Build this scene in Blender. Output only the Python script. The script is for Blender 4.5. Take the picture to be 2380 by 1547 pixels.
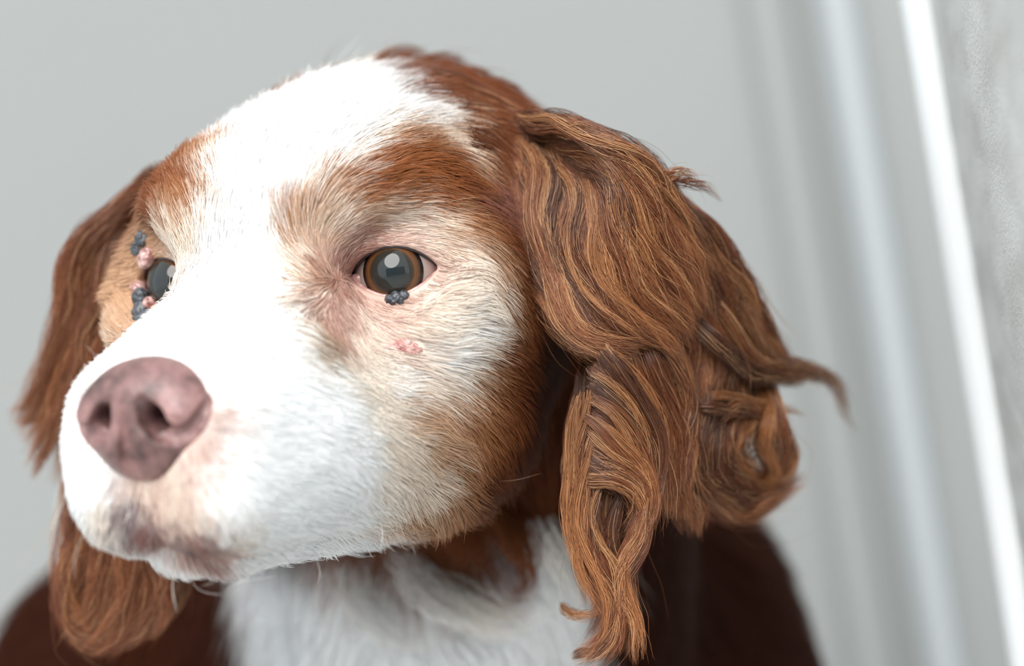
import bpy, math, random
import numpy as np
from mathutils import Matrix, Vector

for _o in list(bpy.data.objects):
    bpy.data.objects.remove(_o, do_unlink=True)
scene = bpy.context.scene
COL = scene.collection
rng = np.random.default_rng(7)

# ------------------------------------------------------------------ camera
FPX = 4500.0                      # focal length in pixels of the 2380 x 1547 frame
CX, CY = 1190.0, 773.5
ROLL = math.radians(9.3)
CAM_H = 0.45
cr, sr = math.cos(ROLL), math.sin(ROLL)
cam_d = bpy.data.cameras.new('camera')
cam = bpy.data.objects.new('camera', cam_d)
COL.objects.link(cam)
cam.matrix_world = Matrix(((cr, sr, 0, 0), (0, 0, -1, 0), (-sr, cr, 0, CAM_H), (0, 0, 0, 1)))
cam_d.sensor_width = 36.0
cam_d.lens = 36.0 * FPX / 2380.0
cam_d.clip_start = 0.01
cam_d.dof.use_dof = True
cam_d.dof.focus_distance = 0.458
cam_d.dof.aperture_fstop = cam_d.lens / 12.5
scene.camera = cam

# ------------------------------------------------------------------ light
world = bpy.data.worlds.new('overcast_sky'); scene.world = world
world.use_nodes = True
wn = world.node_tree.nodes
wn['Background'].inputs[0].default_value = (0.86, 0.94, 1.0, 1)
wn['Background'].inputs[1].default_value = 1.2
sun_d = bpy.data.lights.new('soft_sun', 'SUN'); sun_d.energy = 3.4; sun_d.angle = math.radians(48)
sun_d.color = (1.0, 0.98, 0.95)
sun = bpy.data.objects.new('soft_sun', sun_d); COL.objects.link(sun)
sun.rotation_euler = Vector((0.14, 0.84, -0.72)).to_track_quat('-Z', 'Y').to_euler()   # from above, behind the camera
sun.location = (-1, -1, 2)
vs = scene.view_settings
vs.view_transform = 'Standard'; vs.look = 'None'; vs.gamma = 1.0; vs.use_curve_mapping = False
vs.exposure = 0.4
scene.cycles.use_denoising = True
scene.cycles.max_bounces = 6
scene.cycles.adaptive_threshold = 0.15
scene.cycles.transparent_max_bounces = 12

#GEO-BEGIN ------------------------------------------------------------- dog geometry, millimetres
FPX_, CX_, CY_ = 4500.0, 1190.0, 773.5
TH = math.radians(22.3)
MID = np.array([-57.2, 462.0, 13.4])                       # middle between the eyes, camera-aligned axes
HF = np.array([-math.sin(TH), -math.cos(TH), 0.0])
HS = np.array([math.cos(TH), -math.sin(TH), 0.029]); HS /= np.linalg.norm(HS)
HU = np.cross(HF, HS)
HM = np.stack([HF, HS, HU])                                # rows: forward, left, up

def cam2head(p): return (np.asarray(p, float) - MID) @ HM.T
def head2cam(p): return np.asarray(p, float) @ HM + MID
def at(px, py, d):
    """a point at depth d (mm), in camera-aligned axes"""
    return np.array([(px - CX_) * d / FPX_, d, (CY_ - py) * d / FPX_])
def ath(px, py, d): return cam2head(at(px, py, d))

def ell(p, c, r):
    c = np.asarray(c, np.float32); r = np.asarray(r, np.float32)
    q = (p - c) / r
    k0 = np.sqrt((q * q).sum(-1)); q /= r
    k1 = np.sqrt((q * q).sum(-1))
    return k0 * (k0 - 1) / np.maximum(k1, 1e-6)
def cap(p, a, b, ra, rb):
    a = np.asarray(a, np.float32); b = np.asarray(b, np.float32)
    d = b - a; L = float((d * d).sum())
    t = np.clip(((p - a) @ d) / L, 0, 1)
    q = p - a - t[..., None] * d
    return np.sqrt((q * q).sum(-1)) - (ra + (rb - ra) * t)
def smin(a, b, k):
    h = np.clip(0.5 + 0.5 * (b - a) / k, 0, 1)
    return b + (a - b) * h - k * h * (1 - h)
def smax(a, b, k): return -smin(-a, -b, k)

# eyes: centre of the ball, gaze, lid axis
EYE_R = 12.6
def _eye(side):
    g = np.array([math.cos(math.radians(15)), side * math.sin(math.radians(15)), 0.0])
    c = np.array([-0.5, side * 31.5, 0.0]) - g * (EYE_R + 0.4) + np.array([0.5, 0, 0])
    x = np.array([-g[1], g[0], 0.0]) * side            # lid axis, pointing outward (to the temple)
    x = x * math.cos(0.06) + np.array([0, 0, 1.0]) * math.sin(0.06)
    y = np.cross(g, x) * side; y = y if y[2] > 0 else -y
    return c, g, x, y
EYES = {1: _eye(1), -1: _eye(-1)}

def almond(x, y):
    """2D distance-like function of the lid opening (mm), inner corner at x=-10.3, outer corner at x=10.6"""
    t = np.clip(x / 10.6, -1, 1)
    up = 6.1 * np.power(np.maximum(1 - t * t, 0), 0.72) - 0.25
    lo = -6.0 * np.power(np.maximum(1 - t * t, 0), 0.85) + 0.2
    d = np.maximum(y - up, lo - y)
    return np.maximum(d * 0.8, np.abs(x) - 10.4)

NOSTRIL = [(60.0, 4.4, -27.0, 1.3), (58.8, 5.8, -29.8, 2.4), (57.9, 7.8, -33.0, 2.5), (57.1, 10.6, -34.4, 2.0), (56.0, 13.2, -33.4, 1.7), (54.7, 15.0, -30.8, 1.4), (52.6, 16.2, -27.6, 1.0)]
def head_sdf(p):
    """p in head axes (forward, left, up)"""
    a = p.copy(); a[..., 1] += 2.8 * np.clip((a[..., 0] - 5) / 50, 0, 1.2)       # the muzzle turns a little further
    a[..., 1] = np.sqrt(a[..., 1] ** 2 + 9.0) - 1.0
    d = ell(a, (-65, 0, 9.5), (67, 50, 46))                                   # cranium
    d = smin(d, ell(a, (-15, 12, 15.5), (26, 28, 19)), 15)                     # brow
    d = smin(d, ell(a, (-4, 0, 8), (16, 20, 16)), 14)                        # stop
    d = smin(d, ell(a, (-13, 36, -3), (16, 12.5, 16)), 10)                   # outer rim of the socket
    d = smin(d, ell(a, (-32, 30, -16), (36, 21, 34)), 16)                    # cheek bone
    d = smin(d, cap(a, (2, 9.5, -16), (38, 10.5, -31), 17.5, 14.5), 11)             # muzzle
    d = smin(d, cap(a, (4, 0, -14), (41, 0, -27.5), 17, 12), 8)             # bridge
    d = smin(d, ell(a, (33, 13.2, -43), (21, 12.8, 18.5)), 8)                  # flews
    d = smin(d, ell(a, (8, 20, -40), (30, 15, 19)), 10)
    d = smin(d, ell(a, (-26, 22, -38), (34, 19, 24)), 14)                    # jaw
    d = smin(d, ell(a, (43.5, 8.5, -48.5), (10, 11, 12.8)), 6)                       # under the nose
    ch = cap(a, (31, 4.5, -57.0), (-30, 10, -48), 10.2, 15.5)
    d = smin(d, ch, 2.5)                                                     # chin
    for q, r in zip(NOSTRIL[:-1], NOSTRIL[1:]):
        d = smax(d, -cap(a, q[:3], r[:3], q[3] + 1.0, r[3] + 1.0), 0.8)
    d = smax(d, -cap(a, (60, 6.4, -31.5), (44, 5.5, -29), 3.8, 3.4), 0.8)
    # philtrum
    d = smax(d, -cap(a, (56, 2.0, -42), (54.5, 2.0, -53), 1.1, 0.9), 2.0)
    return d

def eye_carve(p, d):
    for side, (c, g, x, y) in EYES.items():
        q = p - c.astype(np.float32)
        ex, ey, ez = q @ x.astype(np.float32), q @ y.astype(np.float32), q @ g.astype(np.float32)
        r = np.sqrt((q * q).sum(-1))
        sc_ = q - (g * 10.0 + x * 2.0).astype(np.float32)
        d = smax(d, -(np.sqrt((sc_ * sc_).sum(-1)) - 9.8), 13.0)
        d = smin(d, np.where(ez > -4, r - (EYE_R + 1.6), 20.0).astype(np.float32), 6.0)
        tun = np.maximum(almond(ex, ey), -ez)
        d = smax(d, -tun, 0.9)
        d = np.maximum(d, -(r - (EYE_R + 0.15)))
        fl = np.array([1, side, 1.0])
        d = smax(d, -cap(p, np.array([13.0, 21.5, -3.5]) * fl, np.array([19.8, 24.6, -11.5]) * fl, 0.5, 1.0), 2.2)   # tear furrow
        d = smax(d, -cap(p, np.array([19.8, 24.6, -11.5]) * fl, np.array([18.5, 27.5, -15.5]) * fl, 1.0, 0.4), 2.2)
    return d

def body_sdf(p):
    c = (p @ HM.astype(np.float32) + MID.astype(np.float32))
    wz = lambda X, Y, Z: (X, Y, Z)
    d = cap(c, (2, 562, 8), (-25, 655, -140), 44, 84)                         # neck
    d = smin(d, ell(c, (-30, 690, -230), (124, 100, 135)), 40)                # chest
    d = smin(d, cap(c, (-20, 720, -200), (10, 880, -310), 115, 120), 50)      # trunk
    for sx in (-1, 1):
        x0 = -27 + sx * 80
        d = smin(d, ell(c, (x0 - (0 if sx > 0 else 20), 705, -190 + sx * 20 + (0 if sx > 0 else 18)), (58 if sx > 0 else 70, 78, 116 if sx > 0 else 122)), 30)     # shoulder
        fx = -75 + sx * 72
        d = smin(d, cap(c, (x0 - 6, 690, -240), (fx, 665, -425), 38, 22), 25)
        d = smin(d, ell(c, (fx - 3, 650, -440 + 10 * sx), (27, 40, 18)), 12)  # paw
        hx = -40 + sx * 105
        d = smin(d, ell(c, (hx + 15, 870, -350), (60, 105, 100)), 30)         # thigh
        d = smin(d, cap(c, (hx, 810, -430 + 16 * sx), (hx, 740, -440 + 16 * sx), 28, 22), 15)
    return d

def dog_sdf(p):
    d = head_sdf(p)
    d = smin(d, body_sdf(p), 14)
    return eye_carve(p, d)

def nose_sdf(p):
    a = p.copy(); a[..., 1] = np.abs(a[..., 1] + 2.8 * np.clip((a[..., 0] - 5) / 50, 0, 1.2)); a[..., 2] += .8
    d = ell(a, (48.5, 0, -27.5), (11.5, 15.3, 10.2))
    d = smin(d, ell(a, (49.5, 10.2, -30.5), (9.0, 6.6, 7.2)), 2.5)
    d = smin(d, ell(a, (49.5, 0, -36), (10.5, 11.8, 8.5)), 4.0)
    pts = NOSTRIL
    for q, r in zip(pts[:-1], pts[1:]):
        d = smax(d, -cap(a, q[:3], r[:3], q[3], r[3]), 0.8)
    d = smax(d, -cap(a, (58.5, 6.4, -31.0), (45, 5.5, -28.5), 2.9, 2.6), 0.8)
    d = smax(d, -cap(a, (60.2, 0, -30), (58.4, 0, -40), 0.7, 1.9), 1.2)
    d = smax(d, -cap(a, (58.4, 0, -40), (54.5, 0, -46), 1.9, 1.7), 1.2)
    return d

def dog_grad(p, e=0.4):
    g = np.zeros(p.shape, np.float32)
    for i in range(3):
        o = np.zeros(3, np.float32); o[i] = e
        g[:, i] = dog_sdf(p + o) - dog_sdf(p - o)
    return g / np.maximum(np.linalg.norm(g, axis=1, keepdims=True), 1e-9)

def surface_nets(xs, ys, zs, fn, chunk=24):
    nx, ny, nz = len(xs), len(ys), len(zs)
    V = np.full((nx, ny, nz), 50.0, np.float32)
    B = 8
    bl = [[(i, min(i + B, len(c))) for i in range(0, len(c), B)] for c in (xs, ys, zs)]
    lo = [np.array([c[i] for i, j in b_]) for c, b_ in zip((xs, ys, zs), bl)]
    hi = [np.array([c[min(j, len(c) - 1)] for i, j in b_]) for c, b_ in zip((xs, ys, zs), bl)]
    cen = np.stack(np.meshgrid(*[(l + h) / 2 for l, h in zip(lo, hi)], indexing='ij'), -1).astype(np.float32)
    hd = np.sqrt(sum(((h - l) / 2)[tuple(slice(None) if k == q else None for q in range(3))] ** 2 for k, (l, h) in enumerate(zip(lo, hi))))
    dc = fn(cen.reshape(-1, 3)).reshape(cen.shape[:3])
    need = np.abs(dc) < hd * 1.5 + 4
    for bi in range(need.shape[0]):
        i0, i1 = bl[0][bi]
        sl = np.argwhere(need[bi])
        for bj, bk in np.argwhere(~need[bi]):
            V[i0:i1, bl[1][bj][0]:bl[1][bj][1], bl[2][bk][0]:bl[2][bk][1]] = dc[bi, bj, bk]
        if len(sl) == 0: continue
        m = np.zeros((ny, nz), bool)
        for bj, bk in sl:
            m[bl[1][bj][0]:bl[1][bj][1], bl[2][bk][0]:bl[2][bk][1]] = True
        jj, kk = np.nonzero(m)
        P = np.empty((i1 - i0, len(jj), 3), np.float32)
        P[..., 0] = xs[i0:i1, None]; P[..., 1] = ys[jj]; P[..., 2] = zs[kk]
        V[i0:i1, jj, kk] = fn(P)
    ins = V < 0
    cnt = np.zeros((nx - 1, ny - 1, nz - 1), np.int8)
    for a in (0, 1):
        for b in (0, 1):
            for c in (0, 1):
                cnt += ins[a:nx - 1 + a, b:ny - 1 + b, c:nz - 1 + c]
    act = np.argwhere((cnt > 0) & (cnt < 8))
    idx = -np.ones((nx - 1, ny - 1, nz - 1), np.int64)
    idx[act[:, 0], act[:, 1], act[:, 2]] = np.arange(len(act))
    cs = [xs, ys, zs]
    acc = np.zeros((len(act), 3)); n = np.zeros(len(act))
    for ax in range(3):
        o1, o2 = [k for k in range(3) if k != ax]
        for b in (0, 1):
            for c in (0, 1):
                i0 = act.copy(); i0[:, o1] += b; i0[:, o2] += c
                i1 = i0.copy(); i1[:, ax] += 1
                v0 = V[i0[:, 0], i0[:, 1], i0[:, 2]]; v1 = V[i1[:, 0], i1[:, 1], i1[:, 2]]
                m = (v0 < 0) != (v1 < 0)
                t = np.where(m, v0 / np.where(m, v0 - v1, 1), 0)
                pos = np.stack([cs[k][i0[:, k]] for k in range(3)], 1)
                pos[:, ax] += t * (cs[ax][i1[:, ax]] - cs[ax][i0[:, ax]])
                acc[m] += pos[m]; n[m] += 1
    verts = acc / n[:, None]
    faces = []
    for ax in range(3):
        o1, o2 = [(1, 2), (2, 0), (0, 1)][ax]
        sl0 = [slice(None)] * 3; sl1 = [slice(None)] * 3
        sl0[ax] = slice(0, -1); sl1[ax] = slice(1, None)
        cr_ = ins[tuple(sl0)] != ins[tuple(sl1)]
        e = np.argwhere(cr_)
        lim = [nx - 1, ny - 1, nz - 1]
        ok = (e[:, o1] > 0) & (e[:, o2] > 0) & (e[:, o1] < lim[o1]) & (e[:, o2] < lim[o2])
        e = e[ok]
        flip = ~ins[tuple(sl0)][e[:, 0], e[:, 1], e[:, 2]]
        q = []
        for (b, c) in ((1, 1), (0, 1), (0, 0), (1, 0)):
            k = e.copy(); k[:, o1] -= b; k[:, o2] -= c
            q.append(idx[k[:, 0], k[:, 1], k[:, 2]])
        q = np.stack(q, 1)
        q[flip] = q[flip][:, ::-1]
        faces.append(q)
    F = np.concatenate(faces)
    return verts, F

def graded(*segs):
    """breakpoints with step sizes: (start, end, step), ..."""
    out = []
    for a, b, st in segs:
        n = max(1, int(round((b - a) / st)))
        out.append(np.linspace(a, b, n, endpoint=False))
    out.append(np.array([segs[-1][1]]))
    return np.concatenate(out)
#GEO-END

def cam2world(c):
    """camera-aligned millimetres -> world metres"""
    c = np.asarray(c, float)
    X, Y, Z = c[..., 0], c[..., 1], c[..., 2]
    return np.stack([X * cr + Z * sr, Y, -X * sr + Z * cr], -1) * 0.001 + np.array([0, 0, CAM_H])
def head2world(p): return cam2world(head2cam(p))

# ------------------------------------------------------------------ helpers
def mat(name):
    m = bpy.data.materials.new(name); m.use_nodes = True
    return m, m.node_tree.nodes, m.node_tree.links, m.node_tree.nodes['Principled BSDF']

def world_of(o):
    m = o.matrix_basis.copy()
    return world_of(o.parent) @ o.matrix_parent_inverse @ m if o.parent else m

def mesh_obj(name, verts, faces, material, parent=None, smooth=True):
    me = bpy.data.meshes.new(name)
    me.from_pydata([tuple(v) for v in verts], [], [tuple(int(k) for k in f) for f in faces])
    if smooth:
        me.polygons.foreach_set('use_smooth', np.ones(len(me.polygons), bool))
    me.update()
    if material: me.materials.append(material)
    o = bpy.data.objects.new(name, me); COL.objects.link(o)
    if parent:
        o.parent = parent; o.matrix_parent_inverse = world_of(parent).inverted()
    return o


def hexlin(h):
    c = np.array([int(h[k:k + 2], 16) for k in (0, 2, 4)]) / 255.0
    return np.where(c <= 0.04045, c / 12.92, ((c + 0.055) / 1.055) ** 2.4)

# ------------------------------------------------------------------ setting
def wpt(x, y, z=0.0): return (x * 0.001, y * 0.001, z)
def prism(name, pts, z0, z1, material, parent=None, smooth=False):
    """vertical prism over a plan outline given in millimetres"""
    n = len(pts)
    lo_, hi_ = [(x * .001, y * .001, z0) for x, y in pts], [(x * .001, y * .001, z1) for x, y in pts]
    v = lo_ + hi_ + lo_ + hi_                                  # the caps keep their own corners
    f = [(k, (k + 1) % n, n + (k + 1) % n, n + k) for k in range(n)] + [tuple(range(2 * n, 3 * n))[::-1], tuple(range(3 * n, 4 * n))]
    o = mesh_obj(name, v, f, material, parent, False)
    if smooth:
        for p in o.data.polygons:
            p.use_smooth = len(p.vertices) == 4
    return o

m_wall, nn, ll, bs = mat('grey_paint')
tx = nn.new('ShaderNodeTexNoise'); tx.inputs['Scale'].default_value = 6; tx.inputs['Detail'].default_value = 4
rp = nn.new('ShaderNodeValToRGB'); rp.color_ramp.elements[0].color = (.225, .232, .226, 1); rp.color_ramp.elements[1].color = (.262, .27, .263, 1)
ll.new(tx.outputs['Fac'], rp.inputs['Fac']); ll.new(rp.outputs[0], bs.inputs['Base Color']); bs.inputs['Roughness'].default_value = .7
m_white, nn, ll, bs = mat('white_gloss_paint')
bs.inputs['Base Color'].default_value = (.80, .81, .81, 1); bs.inputs['Roughness'].default_value = .4
m_pale, nn, ll, bs = mat('pale_paint')
bs.inputs['Base Color'].default_value = (.36, .375, .38, 1); bs.inputs['Roughness'].default_value = .5
m_plaster, nn, ll, bs = mat('rough_plaster')
tc = nn.new('ShaderNodeTexCoord')
n1 = nn.new('ShaderNodeTexNoise'); n1.inputs['Scale'].default_value = 800; n1.inputs['Detail'].default_value = 6; n1.inputs['Roughness'].default_value = .65
n2 = nn.new('ShaderNodeTexNoise'); n2.inputs['Scale'].default_value = 60; n2.inputs['Detail'].default_value = 3
mp = nn.new('ShaderNodeMapping'); mp.inputs['Scale'].default_value = (1, .3, 1)
ll.new(tc.outputs['Object'], mp.inputs['Vector']); ll.new(mp.outputs[0], n1.inputs['Vector']); ll.new(mp.outputs[0], n2.inputs['Vector'])
rp = nn.new('ShaderNodeValToRGB'); rp.color_ramp.elements[0].color = (.60, .60, .57, 1); rp.color_ramp.elements[1].color = (.76, .77, .75, 1)
rp.color_ramp.elements[0].position = .35; rp.color_ramp.elements[1].position = .6
ll.new(n2.outputs['Fac'], rp.inputs['Fac']); ll.new(rp.outputs[0], bs.inputs['Base Color'])
bp = nn.new('ShaderNodeBump'); bp.inputs['Strength'].default_value = 1.0; bp.inputs['Distance'].default_value = .0012
ll.new(n1.outputs['Fac'], bp.inputs['Height']); ll.new(bp.outputs[0], bs.inputs['Normal']); bs.inputs['Roughness'].default_value = .85
m_floor, nn, ll, bs = mat('concrete_floor')
tx = nn.new('ShaderNodeTexNoise'); tx.inputs['Scale'].default_value = 14; tx.inputs['Detail'].default_value = 6
rp = nn.new('ShaderNodeValToRGB'); rp.color_ramp.elements[0].color = (.42, .42, .41, 1); rp.color_ramp.elements[1].color = (.58, .58, .57, 1)
ll.new(tx.outputs['Fac'], rp.inputs['Fac']); ll.new(rp.outputs[0], bs.inputs['Base Color'])

def struct(o, label, cat):
    o['kind'] = 'structure'; o['label'] = label; o['category'] = cat
    return o
Z1 = 2.4
m_blue, nn, ll, bs = mat('blue_grey_paint')
bs.inputs['Base Color'].default_value = (.10, .17, .25, 1); bs.inputs['Roughness'].default_value = .6
struct(prism('reflection_wall', [(-1800, -2300), (1600, -2300), (1600, -2200), (-1800, -2200)], 0, 1.25, m_blue), 'unseen low blue grey wall added for the eyes to reflect', 'wall')  # added behind the camera, out of view, so the eyes have something to mirror
struct(prism('floor', [(-3000, -2500), (3000, -2500), (3000, 1250), (-3000, 1250)], -0.1, 0, m_floor), 'plain grey concrete floor under the dog', 'floor')
struct(prism('wall_back', [(-3000, 1150), (1500, 1150), (1500, 1250), (-3000, 1250)], 0, Z1, m_wall), 'smooth pale grey wall behind the dog', 'wall')
def round_bar(cx, cy, rx, ry, n=20):
    return [(cx + rx * math.cos(2 * math.pi * k / n), cy + ry * math.sin(2 * math.pi * k / n)) for k in range(n)]
struct(prism('trim_1', round_bar(180, 1150, 15, 13), 0, Z1, m_wall, smooth=True), 'pale grey rounded moulding nearest the dog on the back wall', 'moulding')
struct(prism('trim_2', round_bar(219, 1150, 12.5, 24), 0, Z1, m_pale, smooth=True), 'pale rounded moulding between the grey moulding and the plastered wall', 'moulding')
struct(prism('wall_right', [(137, 572), (98.5, 324), (210, 324), (260, 572)], 0, 0.8, m_plaster), 'rough white plastered wall end beside the white edge strip', 'wall')
struct(prism('trim_3', [(134.5 + 5.5 * math.cos(a), 572 + 7 * math.sin(a)) for a in np.linspace(0, 2 * math.pi, 20, endpoint=False)], 0, 0.8, m_white, smooth=True), 'bright white rounded edge strip of the plastered wall', 'edge strip')

# ------------------------------------------------------------------ coat colours and lie of the hair, head axes in mm
COAT = (
    "-27,-3,47,W;-26,7,46,W;-29,14,46,W;-33,19,46,B;-39,23,47,B;-50,26,48,B;-19,-2,44,W;-19,11,43,W;-25,20,43,W;-29,23,43,B;-35,26,43,B;-47,31,44,B;-14,19,"
    "38,W;-20,24,39,W;-27,28,39,W;-32,30,40,C;-38,32,40,L;-44,34,40,B;-1,22,31,W;-3,25,31,C;-6,28,31,T;-9,30,32,L;-16,33,32,T;-22,35,32,C;-27,36,33,T;-34,3"
    "7,33,B;-41,39,34,B;-2,-29,29,B;5,-19,28,L;7,-13,27,C;8,-8,27,W;8,17,25,W;7,20,25,W;6,23,25,C;4,26,25,M;1,30,25,M;-4,35,25,M;-12,38,26,M;-18,40,26,B;-2"
    "5,41,26,L;-30,41,27,B;-38,43,27,B;12,14,18,W;12,16,18,C;11,19,18,L;10,23,17,L;6,29,17,M;1,35,17,L;-5,40,17,M;-11,43,18,B;-18,45,18,R;-27,46,19,R;14,-1"
    "0,11,C;14,-8,11,W;14,9,10,W;14,10,10,C;14,11,10,L;13,14,10,T;12,17,10,C;-8,-14,37,W;-5,-6,36,W;-4,5,35,W;-3,14,35,W;-7,22,34,W;-11,26,35,C;-16,29,35,L"
    ";-24,32,35,C;-30,33,36,L;-38,36,36,B;-54,39,38,B;1,-18,31,L;3,-12,31,T;4,-8,30,W;5,2,30,W;6,12,29,W;4,20,29,W;2,23,28,C;0,27,28,M;-5,31,29,M;-10,34,29"
    ",M;-17,37,29,M;-25,38,30,T;-34,40,31,B;-46,43,31,B;7,-23,24,B;10,-16,23,B;11,-11,23,L;11,-8,23,C;11,-5,22,W;11,-1,22,W;12,7,22,W;11,13,21,W;10,18,21,C"
    ";9,22,21,L;7,27,21,M;2,32,21,M;-3,37,21,M;-12,41,21,B;-19,43,22,L;-26,44,22,R;-39,45,23,R;-49,47,24,B;5,-31,16,B;11,-20,15,L;13,-14,15,L;14,-10,14,T;1"
    "4,-6,14,W;14,1,14,W;14,9,13,W;14,11,13,L;13,14,13,L;12,18,13,T;10,23,13,C;6,28,13,T;1,32,13,C;-3,38,13,C;-7,43,13,T;-11,46,13,L;-19,48,13,B;-36,49,14,"
    "B;-3,-35,10,T;10,-22,9,C;12,-16,9,T;14,-12,8,C;14,-8,8,W;14,0,8,W;14,7,8,W;14,9,7,C;13,11,7,L;12,15,7,T;10,19,7,T;7,23,7,P;2,26,7,R;0,31,7,P;-2,36,7,P"
    ";-5,41,7,C;-6,45,7,T;-10,49,7,L;-20,51,7,B;-37,50,8,B;11,-18,5,C;13,-14,5,C;14,-9,4,W;15,0,4,W;14,9,4,W;13,12,3,C;12,16,3,C;9,20,3,P;5,22,3,R;-5,42,3,"
    "R;-5,46,3,C;-7,49,3,C;-13,51,3,T;-22,52,3,B;-37,51,4,B;-5,-46,2,T;13,-16,1,C;15,-12,0,W;17,-3,0,W;17,6,0,W;15,12,-1,W;14,15,-1,C;12,19,-1,T;9,21,-1,R;"
    "-4,43,-1,P;-4,47,-1,C;-8,51,-2,C;-15,52,-1,L;-25,52,-1,B;-38,52,-1,B;-3,-44,-4,T;23,-12,-6,W;27,0,-6,W;25,10,-7,W;20,16,-7,W;17,19,-7,C;15,21,-7,P;13,"
    "22,-7,R;10,24,-7,P;3,26,-7,P;1,31,-7,P;-1,35,-7,P;-2,40,-7,C;-1,46,-7,C;-5,50,-8,C;-10,52,-8,C;-16,53,-7,L;-30,53,-7,B;-50,52,-7,D;3,-39,-11,T;36,-11,"
    "-12,W;38,1,-12,W;35,11,-12,W;30,17,-13,W;26,20,-13,C;24,21,-13,Y;21,22,-13,T;17,24,-13,R;13,26,-13,P;8,29,-13,C;5,33,-13,P;4,39,-13,C;0,45,-13,C;-5,50"
    ",-13,W;-9,51,-14,C;-15,52,-14,L;-27,53,-14,B;-52,51,-13,D;46,-12,-17,W;48,2,-18,W;45,11,-18,W;39,18,-18,W;32,22,-18,W;27,24,-19,C;24,25,-19,Y;18,27,-1"
    "9,C;12,29,-19,C;8,33,-19,C;5,37,-19,P;3,40,-19,C;0,44,-19,W;-6,48,-19,C;-11,50,-20,L;-21,52,-20,B;-37,52,-20,D;49,15,-24,W;44,21,-24,W;33,25,-24,W;25,"
    "28,-24,W;19,29,-25,C;14,31,-25,C;8,35,-25,W;3,39,-25,C;-2,43,-25,C;-7,46,-25,T;-12,49,-26,L;-21,50,-26,B;-36,51,-26,D;52,15,-31,P;51,18,-31,W;42,25,-3"
    "1,W;31,29,-32,W;22,32,-32,W;17,33,-32,C;10,36,-33,C;5,38,-33,T;-1,41,-33,T;-7,44,-33,L;-13,47,-34,L;-21,49,-34,B;-37,49,-35,D;54,14,-38,P;51,19,-38,W;"
    "43,25,-39,W;33,30,-39,W;21,33,-40,W;14,35,-40,C;7,37,-41,C;1,39,-41,T;-6,42,-41,T;-12,44,-42,L;-20,46,-42,B;-32,47,-43,D;54,-20,-45,W;55,-15,-45,W;54,"
    "-10,-45,W;53,-6,-45,P;52,-3,-45,C;53,1,-45,P;55,6,-45,C;55,10,-45,P;54,14,-45,W;51,18,-45,W;43,24,-46,W;33,28,-47,W;20,32,-48,W;13,34,-48,C;5,36,-49,C"
    ";-3,38,-49,C;-9,39,-50,T;-15,41,-50,L;-24,42,-51,D;52,-20,-52,W;54,-13,-52,C;53,-8,-52,G;52,-4,-52,G;52,0,-52,P;54,5,-52,C;54,9,-51,P;53,12,-51,C;52,1"
    "5,-52,W;49,18,-52,W;39,23,-53,W;26,27,-54,W;13,30,-55,W;5,31,-56,C;-4,33,-56,T;-13,34,-57,T;-20,35,-58,L;51,-14,-57,C;51,-9,-57,G;49,-5,-58,R;50,2,-57"
    ",G;51,8,-57,R;50,13,-57,G;47,16,-58,C;39,19,-58,W;15,16,-61,W;-2,16,-62,W;40,-8,-62,W;39,-3,-62,P;40,3,-62,R;43,10,-62,P;34,12,-63,W;15,12,-65,W;33,-3"
    ",-67,W")
LIE = (
    "37,-7,-12,-88,-12,45;23,-3,-2,-78,5,60;14,2,10,-6,35,92;7,3,25,-64,-8,75;-14,0,41,-87,-8,46;-2,19,32,-84,28,44;-24,14,44,-90,28,31;7,14,26,-67,29,67;1"
    "4,-5,10,-5,27,95;6,-3,27,-68,-22,69;-12,-14,38,-87,-29,36;-29,24,42,-90,40,14;-37,32,40,-60,71,-35;-63,26,49,-79,53,-27;-43,39,34,-66,57,-47;13,12,8,7"
    ",-10,98;13,15,15,-20,42,88;9,22,19,-46,64,60;0,31,24,-79,55,24;-13,31,32,-92,35,9;-7,41,17,-77,61,-14;-25,44,22,-80,37,-44;-22,39,27,-52,61,-58;7,23,7"
    ",-52,66,53;1,30,10,-62,76,13;-4,38,9,-38,88,-27;-7,47,3,-25,75,-60;-13,52,-6,-76,17,-61;4,31,15,-66,73,10;-4,39,11,-43,83,-33;9,23,12,-36,75,53;12,15,"
    "3,25,-80,53;17,18,-6,84,-42,-31;13,14,10,14,-25,95;-14,49,7,-56,42,-70;13,26,-12,17,35,-91;8,28,-11,-8,61,-77;2,36,-11,15,95,-23;-1,41,-10,-1,99,-8;-4"
    ",46,-6,-30,94,-3;8,32,-18,-54,72,-41;16,28,-20,-21,48,-84;1,43,-16,-58,80,-7;-6,49,-15,-88,38,-25;24,22,-14,-42,67,-60;28,20,-15,-55,72,-39;22,30,-26,"
    "-85,39,-33;5,37,-26,-74,61,-25;1,40,-34,-78,39,-47;13,35,-34,-77,34,-53;-9,46,-30,-78,22,-56;-13,49,-22,-89,14,-42;-24,53,-13,-76,-5,-64;-7,40,-46,-81"
    ",1,-56;8,36,-45,-81,8,-56;20,32,-49,-88,5,-45;-7,33,-56,-89,-20,-39;-21,47,-38,-72,-9,-67;48,20,-30,-68,71,-13;43,24,-41,-82,45,-32;41,20,-22,-83,53,-"
    "11;35,26,-27,-84,44,-27;52,17,-43,-37,48,-78;41,23,-50,-89,27,-34;54,12,-49,-24,23,-93;53,4,-51,-19,16,-96;26,25,-55,-97,9,-18;52,-4,-49,-11,-10,-98;5"
    "4,-12,-51,-14,-46,-87;53,-18,-49,-33,-39,-85;10,-13,23,-49,-57,64;4,-28,19,-63,-69,33;12,-18,13,-13,-37,91;0,-41,-8,-52,-56,62;14,-15,3,-13,26,95;42,0"
    ",-14,-77,47,39;39,10,-14,-86,35,36;21,10,-4,-81,-2,57;14,7,9,-4,12,98")
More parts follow.
